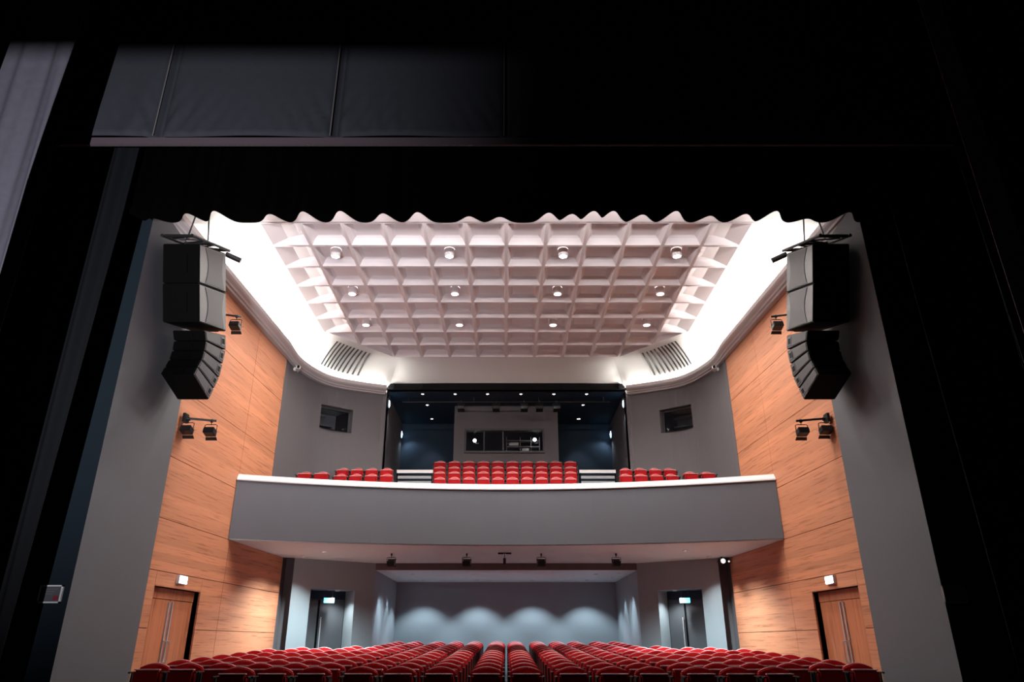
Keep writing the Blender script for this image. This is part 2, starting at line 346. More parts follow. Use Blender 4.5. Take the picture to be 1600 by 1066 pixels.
# upper rear walls with window hole
def find_t(ratio, t0=2.5, t1=5.2):
    best = min(((abs(node_at(t0 + (t1 - t0) * k / 2000)[0][0] / node_at(t0 + (t1 - t0) * k / 2000)[0][1] - ratio), t0 + (t1 - t0) * k / 2000) for k in range(2001)))
    return best[1]
TW0, TW1 = find_t(-0.2694), find_t(-0.2225); ZW0, ZW1 = 6.87, 7.56
tstart = 2.0 + 0.36
def WP(t): return node_at(t)[0]
for s in (-1, 1):
    ts = [tstart + (TW0 - tstart) * k / 14 for k in range(15)] + [TW0 + (TW1 - TW0) * k / 4 for k in range(1, 5)] + [TW1 + (5.16 - TW1) * k / 10 for k in range(1, 11)]
    ts = [tstart - .001] + ts
    P_ = [(s * 5.745, 17.49)] + [(-s * WP(t)[0], WP(t)[1]) for t in ts[1:]]; P_.append((s * 3.6, 20.52)); P_.append((s * 3.6, 20.9))
    mb = MB()
    for k in range(len(P_) - 1):
        hole = TW0 - 1e-6 <= (ts[k] if k < len(ts) else 9) and (k + 1 < len(ts) and ts[k + 1] <= TW1 + 1e-6)
        for z0, z1 in ((3.28, ZW0), (ZW0, ZW1), (ZW1, 8.3)):
            if hole and z0 == ZW0: continue
            a, b = P_[k], P_[k + 1]; mb.quad((*a, z0), (*b, z0), (*b, z1), (*a, z1))
    # window reveal
    A = Vector((-s * WP(TW0)[0], WP(TW0)[1], 0)); B = Vector((-s * WP(TW1)[0], WP(TW1)[1], 0)); d = (B - A).normalized(); nn = Vector((-d.y, d.x, 0))
    if nn.y < 0: nn = -nn
    D = nn * 0.32
    for (p, q, za, zb) in ((A, A + D, ZW0, ZW1), (B, B + D, ZW0, ZW1)):
        mb.quad((p.x, p.y, za), (q.x, q.y, za), (q.x, q.y, zb), (p.x, p.y, zb))
    for z in (ZW0, ZW1): mb.quad((A.x, A.y, z), (B.x, B.y, z), ((B + D).x, (B + D).y, z), ((A + D).x, (A + D).y, z))
    wu = struct(mb.build('wall_back_' + SIDE[s], M['grey'], fixn=False))
    # window: frame, pane, dim room behind
    ang = math.atan2(d.y * (1 if d.x > 0 else -1), abs(d.x)) if True else 0
    mid = (A + B) / 2 + nn * 0.20; Wd = (B - A).length
    wn = bpy.data.objects.new('window_%d' % (1 if s < 0 else 2), None); C.objects.link(wn); struct(wn)
    ex = d if d.x > 0 else -d
    T = Matrix(((ex.x, nn.x, 0, mid.x), (ex.y, nn.y, 0, mid.y), (0, 0, 1, 0), (0, 0, 0, 1)))
    mb = MB(); h = Wd / 2
    mb.box(-h, -h + .05, -.03, .03, ZW0, ZW1, T=T); mb.box(h - .05, h, -.03, .03, ZW0, ZW1, T=T)
    mb.box(-h, h, -.03, .03, ZW0, ZW0 + .05, T=T); mb.box(-h, h, -.03, .03, ZW1 - .05, ZW1, T=T); mb.build('window_frame', M['frame'], wn)
    mb = MB(); mb.box(-h + .05, h - .05, -.006, .006, ZW0 + .05, ZW1 - .05, T=T); mb.build('window_pane', M['glass'], wn)
    mb = MB(); mb.quad(*[T @ Vector(p) for p in ((-h, 1.0, 6.5), (h, 1.0, 6.5), (h, 1.0, 7.8), (-h, 1.0, 7.8))])
    for k in range(4): mb.box(-h, h - .2 * k, 0.75, 0.98, 6.95 + .28 * k, 7.0 + .28 * k, T=T)
    mb.quad(*[T @ Vector(p) for p in ((-h, .03, ZW1 + .02), (h, .03, ZW1 + .02), (h, 1.0, ZW1 + .1), (-h, 1.0, ZW1 + .1))])
    mb.build('room_behind', M['equip'], wn, fixn=False)

# ================================================================== CONTROL ROOM AND BOOTH RECESS
mb = MB(); ZB = 8.28
mb.quad((-3.6, 20.6, ZB), (3.6, 20.6, ZB), (3.6, 24, ZB), (-3.6, 24, ZB)); bc = struct(mb.build('ceiling_booth', M['booth'], fixn=False))
mb = MB(); mb.quad((-3.6, 24, 4), (3.6, 24, 4), (3.6, 24, ZB + .1), (-3.6, 24, ZB + .1)); struct(mb.build('wall_booth_back', M['booth'], fixn=False))
for s in (-1, 1):
    mb = MB(); a, b = sorted((s * 3.6, s * 3.75)); mb.box(a, b, 20.6, 24, 4, ZB + .05); struct(mb.build('wall_booth_' + SIDE[s], M['grey']))
mb = MB(); mb.box(-3.58, 3.58, 20.5, 20.72, 8.33, 8.56); mb.box(-3.5, 3.5, 20.46, 20.50, 8.30, 8.34)
for k in range(9): mb.box(-3.4 + k * .85 - .02, -3.4 + k * .85 + .02, 20.44, 20.5, 8.33, 8.5)
struct(mb.build('trim_3', M['black']))
# control room front wall with window opening
WX0, WX1, WZ0, WZ1 = -1.27, 1.15, 6.80, 7.46
mb = MB(); Y0, Y1 = 22.0, 22.15
mb.box(-1.65, WX0, Y0, Y1, 4.5, ZB); mb.box(WX1, 1.64, Y0, Y1, 4.5, ZB); mb.box(WX0, WX1, Y0, Y1, 4.5, WZ0); mb.box(WX0, WX1, Y0, Y1, WZ1, ZB)
mb.box(-1.65, -1.55, Y1, 24, 4.5, ZB); mb.box(1.54, 1.64, Y1, 24, 4.5, ZB)
struct(mb.build('wall_control_room', M['grey']))
wn = bpy.data.objects.new('window_3', None); C.objects.link(wn); struct(wn)
mb = MB()
mb.box(WX0 - .05, WX1 + .05, 21.95, 22.0, WZ1, WZ1 + .06); mb.box(WX0 - .05, WX1 + .05, 21.95, 22.0, WZ0 - .06, WZ0)
mb.box(WX0 - .05, WX0, 21.95, 22.0, WZ0, WZ1); mb.box(WX1, WX1 + .05, 21.95, 22.0, WZ0, WZ1); mb.box(-.72, -.68, 22.03, 22.09, WZ0, WZ1); mb.box(-.12, -.08, 22.03, 22.09, WZ0, WZ1)
mb.build('window_frame', M['frame'], wn)
mb = MB(); mb.box(WX0, WX1, 22.05, 22.065, WZ0, WZ1); mb.build('window_pane', M['glass'], wn)
t = thing('equipment_rack', 'open grey equipment rack seen through the right half of the control room window', 'rack', (0.55, 23.0, 6.75))
mb = MB()
for z in (0.0, 0.22, 0.42, 0.62): mb.box(-.55, .55, -.1, .15, z, z + .02)
for x in (-.55, -.1, .25, .53): mb.box(x, x + .02, -.1, .15, 0, .75)
mb.build('rack_shelves', M['equip'], t)
for x, z, ww in ((-.32, .08, .2), (.08, .28, .22), (.38, .07, .2), (-.3, .47, .3)):
    mb = MB(); mb.box(x - ww / 2, x + ww / 2, -.08, .1, z, z + .1); mb.build('rack_unit', M['whitep'], t)
for x, nm in ((-1.02, 'left'), (0.92, 'right')):
    t = thing('control_room_lamp', 'small bright round lamp at the %s end of the control room window' % nm, 'lamp', (x, 22.6, 7.3 if x < 0 else 7.33))
    mb = MB(); mb.tube([(0, 0, 0), (0, 0, .98)], .01); mb.build('lamp_rod', M['black'], t)
    bm = bmesh.new(); bmesh.ops.create_uvsphere(bm, u_segments=16, v_segments=10, radius=.055); me = bpy.data.meshes.new('lamp_globe'); bm.to_mesh(me); bm.free()
    me.materials.append(M['light']); o = bpy.data.objects.new('lamp_globe', me); C.objects.link(o); o.parent = t

# ================================================================== BALCONY
def by(x): return 16.6 - 1.1 * (x / 5.85) ** 2          # front line
bal = thing('balcony', 'wide curved dark grey balcony with white cap spanning between the wooden walls', 'balcony')
XS = [-5.84 + 11.68 * k / 48 for k in range(49)]
def sweep(prof, mat_, name, par):
    """prof: list of (dy from the front line, z)"""
    mb = MB(); k = len(prof)
    vs = [(x, by(x) + d, z) for x in XS for d, z in prof]; n = len(XS) - 1
    fs = [(i * k + j, i * k + (j + 1) % k, (i + 1) * k + (j + 1) % k, (i + 1) * k + j) for i in range(n) for j in range(k)]
    fs += [tuple(range(k)), tuple(range(n * k + k - 1, n * k - 1, -1))]
    mb.add(vs, fs); return mb.build(name, mat_, par)
sweep([(0, 3.30), (0.16, 3.30), (0.16, 4.56), (0.0, 4.56)], M['parapet'], 'parapet', bal)
sweep([(-0.03, 4.53), (0.20, 4.53), (0.20, 4.66), (0.05, 4.67), (-0.03, 4.555)], M['cap'], 'coping', bal)
# soffit slab: front curve to rear lower wall line
RW = [(-5.74, 18.9), (-5.43, 19.14), (-3.56, 20.43), (3.56, 20.43), (5.43, 19.14), (5.74, 18.9)]
mb = MB(); fr = [(x, by(x) + .03) for x in XS]
poly = fr + [(x, y + .02) for x, y in reversed(RW)]
mb.add([(x, y, 3.28) for x, y in poly] + [(x, y, 3.36) for x, y in poly], [tuple(range(len(poly))), tuple(range(2 * len(poly) - 1, len(poly) - 1, -1))] + [(i, (i + 1) % len(poly), len(poly) + (i + 1) % len(poly), len(poly) + i) for i in range(len(poly))])
mb.build('soffit', M['soffit'], bal)
mb = MB()
for y0, y1, z, xm in ((16.9, 19.45, 4.40, 4.3), (17.2, 18.5, 4.39, 5.3), (19.0, 20.2, 4.76, 4.4), (19.45, 20.35, 4.76, 2.4), (20.35, 21.25, 5.11, 2.4), (21.25, 21.9, 5.48, 2.4), (20.35, 24, 4.9, 3.55)):
    mb.box(-xm, xm, y0, y1, z - .5, z)
struct(mb.build('floor_balcony', M['carpet']))
# aisle balustrades
for s in (-1, 1):
    t = thing('aisle_balustrade', 'low grey slatted barrier with white top rail across the %s balcony aisle' % SIDE[s], 'barrier', (s * 2.62, 20.42, 4.9), group=None)
    mb = MB(); mb.box(-.52, .52, -.03, .03, .86, .95); mb.build('top_rail', M['cap'], t)
    for k in range(5):
        mb = MB(); mb.box(-.52, .52, -.015, .015, .10 + k * .15, .18 + k * .15); mb.build('slat', M['equip'], t)
    mb = MB(); mb.box(-.52, -.48, -.02, .02, 0, .86); mb.box(.48, .52, -.02, .02, 0, .86); mb.build('posts', M['black'], t)

# ================================================================== LOWER REAR WALLS + DOORWAYS + RECESS
for s in (-1, 1):
    Pa = Vector((s * 5.43, 19.14, 0)); Pb = Vector((s * 3.56, 20.43, 0)); L_ = (Pb - Pa).length; e = (Pb - Pa) / L_
    nn = Vector((e.y * (-s) * -1, 0, 0)); nn = Vector((-e.y, e.x, 0)); nn = nn if nn.y > 0 else -nn
    H0, H1, HZ, DD = 0.222 * L_, 0.756 * L_, 2.56, 0.62
    def W3(a, dpt, z): p = Pa + e * a + nn * dpt; return (p.x, p.y, z)
    mb = MB()
    mb.quad(W3(0, 0, 0), W3(H0, 0, 0), W3(H0, 0, 3.3), W3(0, 0, 3.3)); mb.quad(W3(H1, 0, 0), W3(L_, 0, 0), W3(L_, 0, 3.3), W3(H1, 0, 3.3))
    mb.quad(W3(H0, 0, HZ), W3(H1, 0, HZ), W3(H1, 0, 3.3), W3(H0, 0, 3.3))
    mb.quad(W3(H0, 0, 0), W3(H0, DD, 0), W3(H0, DD, HZ), W3(H0, 0, HZ)); mb.quad(W3(H1, 0, 0), W3(H1, DD, 0), W3(H1, DD, HZ), W3(H1, 0, HZ))
    mb.quad(W3(H0, 0, HZ), W3(H1, 0, HZ), W3(H1, DD, HZ), W3(H0, DD, HZ)); mb.quad(W3(H0, DD + .06, 0), W3(H1, DD + .06, 0), W3(H1, DD + .06, HZ), W3(H0, DD + .06, HZ))
    # shaded side strip set back
    mb.quad((s * 5.43, 19.14, 0), (s * 5.46, 19.5, 0), (s * 5.46, 19.5, 3.3), (s * 5.43, 19.14, 3.3))
    struct(mb.build('wall_rear_' + SIDE[s], M['grey_cool'], fixn=False))
    mb = MB(); mb.quad((s * 5.46, 19.42, 0), (s * 5.95, 19.42, 0), (s * 5.95, 19.42, 3.3), (s * 5.46, 19.42, 3.3)); mb.quad((s * 5.72, 18.9, 0), (s * 5.72, 19.45, 0), (s * 5.72, 19.45, 3.3), (s * 5.72, 18.9, 3.3))
    struct(mb.build('wall_rear_niche_' + SIDE[s], M['grey'], fixn=False))  # darker grey than the adjoining wall, shade put into the colour
    dr = bpy.data.objects.new('door_%d' % (3 if s < 0 else 4), None); C.objects.link(dr); struct(dr)
    T = Matrix(((e.x, nn.x, 0, Pa.x), (e.y, nn.y, 0, Pa.y), (0, 0, 1, 0), (0, 0, 0, 1)))
    hm = (H0 + H1) / 2; zt = 2.33
    split = H0 + (H1 - H0) * (0.40 if s < 0 else 0.60)
    for a, b in ((H0 + .02, split - .03), (split + .03, H1 - .02)):
        mb = MB(); mb.box(a, b, DD - .02, DD + .03, .25, zt, T=T); mb.build('door_leaf', M['door'], dr)
    mb = MB(); mb.box(split - .03, split + .03, DD - .01, DD + .05, .25, zt, T=T); mb.build('door_gap', M['black'], dr)
    mb = MB(); mb.box(H0 + .02, H1 - .02, DD - .02, DD + .03, zt + .02, HZ, T=T); mb.build('transom_panel', M['booth'], dr)
    mb = MB(); mb.box(split + .045, split + .07, DD - .10, DD - .075, .9, 1.9, T=T); mb.box(split + .045, split + .07, DD - .08, DD - .02, .95, .97, T=T); mb.box(split + .045, split + .07, DD - .08, DD - .02, 1.84, 1.86, T=T); mb.build('door_handle', M['steel'], dr)
    mid = Pa + e * (hm + (.02 if s < 0 else -.02)) + nn * 0.3
    es = thing('exit_sign', 'glowing blue exit sign hanging in the %s rear doorway under the balcony' % SIDE[s], 'sign', (mid.x, mid.y, 2.30), math.atan2(e.y * (1 if e.x > 0 else -1), abs(e.x)))
    mb = MB(); mb.box(-.15, .15, -.02, .02, -.07, .07); mb.build('sign_housing', M['frame'], es, bevel=.004)
    mb = MB(); mb.box(-.14, .14, -.028, -.02, -.06, .06); mb.build('sign_panel', M['exitc'], es)
    mb = MB(); mb.box(-.1, -.09, -.005, .005, .07, .26); mb.box(.09, .1, -.005, .005, .07, .26); mb.build('hanger', M['frame'], es)
RX, RY, RZ = 3.56, 24.6, 3.10
mb = MB(); mb.quad((-RX, RY, 0), (RX, RY, 0), (RX, RY, RZ), (-RX, RY, RZ)); struct(mb.build('wall_back', M['grey_cool'], fixn=False))
for s in (-1, 1):
    mb = MB(); a, b = sorted((s * RX, s * (RX + .12))); mb.box(a, b, 20.43, RY, 0, RZ); struct(mb.build('wall_recess_' + SIDE[s], M['grey_cool']))
mb = MB(); mb.quad((-RX, 20.43, RZ), (RX, 20.43, RZ), (RX, RY, RZ), (-RX, RY, RZ)); struct(mb.build('ceiling_recess', M['soffit'], fixn=False))
mb = MB(); mb.box(-RX, RX, 20.42, 20.5, RZ + .002, 3.3); struct(mb.build('wall_recess_header', M['grey']))

# ================================================================== LAMPS
def downlight(x, y, z, label, r, energy, angle, col, lensmat, can=0.0, group=None, blend=.8, lenr=None, rot=(0, 0, 0)):
    t = thing('downlight', label, 'ceiling light', (x, y, z), group=group)
    mb = MB(); n = 24; a = [(r * 1.35, 0.0), (r * 1.35, -.015), (r, -.02), (r * .95, .01)]
    if can: a = [(r * 1.25, can), (r * 1.25, -.0), (r * 1.2, -.02), (r, -.02), (r * .95, .01)]
    k = len(a); vs = [(q * math.cos(2 * math.pi * i / n), q * math.sin(2 * math.pi * i / n), zz) for i in range(n) for q, zz in a]
    fs = [(i * k + j, ((i + 1) % n) * k + j, ((i + 1) % n) * k + j + 1, i * k + j + 1) for i in range(n) for j in range(k - 1)]
    mb.add(vs, fs); mb.build('trim_ring', M['ceil'] if can else M['whitep'], t, smooth=True)
    mb = MB(); mb.disc((0, 0, -.012), r * .96); mb.build('lens', lensmat, t, fixn=False)
    if energy: spot(t, (0, 0, -.04), energy, angle, blend, col, rot, r * .8)
    return t
rowname = {1: 'front row', 3: 'middle row', 5: 'rear row'}
colname = {-4.5: 'outermost left', -1.5: 'inner left', 1.5: 'inner right', 4.5: 'outermost right'}
for j in (1, 3, 5):
    for i in (-4.5, -1.5, 1.5, 4.5):
        downlight(i * PX, 12.05 + PY * (j + .5), ZC + .02, 'round bright spotlight in a ceiling coffer, %s, %s of four' % (rowname[j], colname[i]), 0.085, P_HALL, 150, (1, .95, .90), M['light'], can=HC - .03, group='spotlights in the coffered ceiling', blend=.6)
SOL = [(-4.35, 17.69, 'near the left end'), (4.21, 17.44, 'near the right end')]
for x, y, nm in SOL:
    downlight(x, y, 3.28, 'small round downlight in the underside of the balcony %s' % nm, .05, P_SOFFIT, 140, (.76, .95, 1), M['lightc'])
for s in (-1, 1):
    downlight(s * 5.1, 18.7, 3.28, 'small round downlight under the balcony before the %s corner strip' % SIDE[s], .045, 160, 90, (.92, .98, 1), M['lightc'])
    downlight(s * 4.45, 20.02, 2.55, 'small round downlight in the head of the %s rear doorway' % SIDE[s], .045, 90, 120, (.9, .97, 1), M['lightc'])
REC = [(-2.68, 21.68), (-2.63, 23.75), (-.93, 21.79), (-.9, 23.75), (-.04, 21.1), (.85, 21.79), (.82, 23.75), (2.59, 21.68), (2.54, 23.75), (-3.22, 21.3), (3.22, 21.3), (-3.22, 22.8), (3.22, 22.8)]
RN = ['front row at far left', 'by the back wall at far left', 'front row left of centre', 'by the back wall left of centre', 'alone at the front edge', 'front row right of centre', 'by the back wall right of centre', 'front row at far right', 'by the back wall at far right',
      'front one beside the left side wall', 'front one beside the right side wall', 'rear one beside the left side wall', 'rear one beside the right side wall']
for (x, y), nm in zip(REC, RN):
    side = abs(x) > 3.1; back = y > 23.6
    downlight(x, y, RZ, 'small downlight in the recess ceiling, %s' % nm, .04, P_RECESS * (0.8 if side else (1.35 if back else 1.2)), 62 if side else (104 if back else 120), (.74, .88, 1), M['lightc'], group='downlights in the rear recess', blend=.5 if (side or back) else .8)
BL = [(-2.55, 20.78), (-1.56, 20.78), (-.57, 20.78), (.45, 20.78), (1.45, 20.78), (2.45, 20.78), (-2.52, 21.87), (2.45, 21.87), (-2.52, 23.4), (2.45, 23.4)]
BN = ['leftmost of the front six', 'second from left of the front six', 'third from left of the front six', 'third from right of the front six', 'second from right of the front six', 'rightmost of the front six',
      'left of the control room, nearer one', 'right of the control room, nearer one', 'left of the control room, by the back wall', 'right of the control room, by the back wall']
for k, ((x, y), nm) in enumerate(zip(BL, BN)):
    big = k == 9
    downlight(x, y, ZB, 'small downlight in the dark booth ceiling, %s' % nm, .055 if big else .04, P_BOOTH * (1.5 if k >= 8 else .5), 70, (.85, .93, 1), M['light'] , group='downlights above the balcony seats', blend=.5)
for s in (-1, 1):
    for y, z, nm in ((20.85, 7.98, 'front'), (23.75, 7.82, 'rear')):
        t = thing('wall_lamp', 'small oval blue-white wall lamp on the %s booth wall, %s one' % (SIDE[s], nm), 'wall lamp', (s * 3.585, y, z))
        bm = bmesh.new(); bmesh.ops.create_uvsphere(bm, u_segments=16, v_segments=10, radius=1); bmesh.ops.scale(bm, vec=(.05, .10, .13), verts=bm.verts)
        me = bpy.data.meshes.new('lamp_cover'); bm.to_mesh(me); bm.free(); me.materials.append(M['lightb']); o = bpy.data.objects.new('lamp_cover', me); C.objects.link(o); o.parent = t
        mb = MB(); a, b = sorted((s * .015, -s * .02)); mb.box(a, b, -.12, .12, -.15, .15); mb.build('back_plate', M['frame'], t)
        spot(t, (-s * .12, 0, -.1), 16, 130, .6, (.65, .82, 1), (0, s * math.radians(25), 0))

# stage spotlights on bars -----------------------------------------------------
def lantern(label, loc, rz=0, tilt=0.3, sc=1.0, wide=False, group=None, lens=None, cat='spotlight'):
    t = thing('spotlight', label, cat, loc, rz, group); t.scale = (sc,) * 3
    w_ = .15 if wide else .12
    mb = MB(); mb.box(-.03, .03, -.03, .03, -.03, .06); mb.tube([(0, 0, -.03), (0, 0, -.09)], .012); mb.build('clamp', M['blackmetal'], t)
    mb = MB(); mb.tube([(-w_ - .02, 0, -.30), (-w_ - .02, 0, -.11), (-w_ + .02, 0, -.09), (w_ - .02, 0, -.09), (w_ + .02, 0, -.11), (w_ + .02, 0, -.30)], .012, 6); mb.build('yoke', M['blackmetal'], t)
    R = Matrix.Translation((0, 0, -.31)) @ Matrix.Rotation(tilt, 4, 'X')
    mb = MB(); mb.box(-w_, w_, -.16, .10, -.085, .085, T=R); b = mb.build('lamp_housing', M['blackmetal'], t, bevel=.015)
    mb = MB()
    for k in range(4): mb.box(-w_ * .8, w_ * .8, -.1 + k * .05, -.08 + k * .05, .085, .1, T=R)
    mb.build('cooling_fins', M['blackmetal'], b)
    mb = MB(); mb.box(-w_ * .9, w_ * .9, .10, .13, -.07, .07, T=R); mb.build('lens', lens or M['frame'], b)
    for q in (-1, 1):
        mb = MB(); mb.quad(*[R @ Vector(p) for p in ((-w_, .13, q * .08), (w_, .13, q * .08), (w_ * 1.1, .22, q * .14), (-w_ * 1.1, .22, q * .14))]); mb.build('barn_door', M['blackmetal'], b, solid=.004)
    return t
for s in (-1, 1):
    for z, yb, xi, nm in ((5.10, 12.86, 5.42, 'lower'), (7.36, 13.1, 5.36, 'upper')):
        t = thing('lighting_bar', 'short %s black lighting bar projecting from the %s wooden wall' % (nm, SIDE[s]), 'bar', (s * 5.93, yb - .1, z))
        mb = MB(); mb.tube([(s * .02, 0, 0), (-s * (5.93 - xi), .18, 0)], .022); mb.build('pipe', M['blackmetal'], t)
        mb = MB(); a_, b_ = sorted((s * -.03, s * .02)); mb.box(a_, b_, -.08, .08, -.08, .08); mb.build('wall_plate', M['blackmetal'], t)
        for f, w2 in ((.16, 'next to the wall'), (.86, 'at its free end')):
            lantern('black spotlight on the %s bar of the %s wooden wall, %s' % (nm, SIDE[s], w2), (s * (5.96 - (5.96 - xi) * f), yb - .1 + .18 * f, z - .02), 0, -.25, .66, True)
for x, nm in ((-2.79, 'leftmost of four wide ones'), (-.96, 'second from left of four wide ones'), (.85, 'second from right of four wide ones'), (2.67, 'rightmost of four wide ones')):
    lantern('small black spotlight hanging under the balcony, %s' % nm, (x, 18.1, 3.245), 0, .15, .62, True, group='spotlights under the balcony')
t = thing('ceiling_microphone', 'slim black fixture on a short cross bracket under the middle of the balcony', 'fixture', (-.04, 17.9, 3.27))
mb = MB(); mb.box(-.16, -.03, -.02, .02, -.03, 0.005); mb.box(.03, .16, -.02, .02, -.03, 0.005); mb.box(-.03, .03, -.01, .01, -.015, 0.005); mb.build('cross_bracket', M['blackmetal'], t)
mb = MB(); mb.tube([(0, 0, -.01), (0, 0, -.12)], .008); mb.tube([(0, 0, -.12), (0, 0, -.17), (0, 0, -.24), (0, 0, -.27)], .035, 10); mb.build('capsule', M['blackmetal'], t)
# booth lanterns and bar
t = thing('lighting_bar', 'long black lighting bar across the top of the booth opening', 'bar', (0, 21.1, 8.12))
mb = MB(); mb.tube([(-3.2, 0, 0), (3.2, 0, 0)], .022); mb.build('pipe', M['blackmetal'], t)
for x in (-3, -1, 1, 3):
    mb = MB(); mb.box(x - .01, x + .01, -.01, .01, 0, .16); mb.build('hanger', M['blackmetal'], t)
for k, x in enumerate((-1.39, -.31, .55, 1.02, 1.55)):
    lantern('black spotlight on the booth bar above the balcony seats, %s from left of five' % ORD[k], (x, 21.1, 8.12), math.pi, .3, .7, True, group='spotlights on the booth bar')
# round followspot in the niche under the balcony, right
t = thing('round_lamp', 'round white-faced black lamp beside the right wooden wall under the balcony', 'lamp', (5.45, 18.85, 3.17))
mb = MB(); mb.tube([(0, .1, 0), (0, -.10, 0)], .085, 18); mb.build('lamp_housing', M['blackmetal'], t)
mb = MB(); mb.tube([(0, -.10, 0), (0, -.11, 0)], .06, 18); mb.build('lens', M['lens_dim'], t)
mb = MB(); mb.tube([(0, 0, .07), (0, 0, .11)], .02); mb.build('bracket', M['blackmetal'], t)
mb = MB(); mb.box(.12, .2, -.05, .03, -.05, .04); mb.build('side_box', M['blackmetal'], t)
mb = MB(); mb.box(.05, .14, -.02, .0, -.01, .01); mb.build('arm', M['blackmetal'], t)
mb = MB(); mb.tube([(.16, -.05, -.005), (.16, -.058, -.005)], .022, 12); mb.build('indicator', M['lens_dim'], t)
# cameras under the lip
for s in (-1, 1):
    t = thing('wall_camera', 'small white camera fixed high on the grey wall beside the %s wooden wall' % SIDE[s], 'camera', (s * 5.58, 18.0, 8.02), s * -.3)
    mb = MB(); mb.box(-.06, .06, -.22, -.0, -.045, .045); mb.build('camera_body', M['whitep'], t, bevel=.012)
    mb = MB(); mb.tube([(0, -.22, 0), (0, -.26, 0)], .035, 12); mb.build('lens', M['black'], t)
    mb = MB(); mb.box(-.02, .02, -.05, .16, -.015, .015); mb.tube([(s * .08, .0, -.01), (s * .08, -.06, -.01)], .045, 12); mb.build('bracket', M['whitep'], t)
# cove grilles
for s in (-1, 1):
    t = thing('air_grille', 'curved slotted air grille in the white cove at the rear %s corner' % SIDE[s], 'air vent')
    for k in range(10):
        tt = 3.52 + k * .098
        mb = MB()
        def fn(u, v):
            a = tt + (v - .5) * .034
            p = cove_pt(a, .12 + .62 * u, -.012 - .006)
            return (p[0] * -s, p[1], p[2])
        mb.grid(10, 1, fn); mb.build('slot', M['frame'], t, fixn=False, solid=.01)
        mb = MB()
        def fn2(u, v):
            a = tt + .048 + (v - .5) * .03
            p = cove_pt(a, .12 + .62 * u, -.03)
            return (p[0] * -s, p[1], p[2])
        mb.grid(10, 1, fn2); mb.build('slat', M['cove'], t, fixn=False, solid=.01)

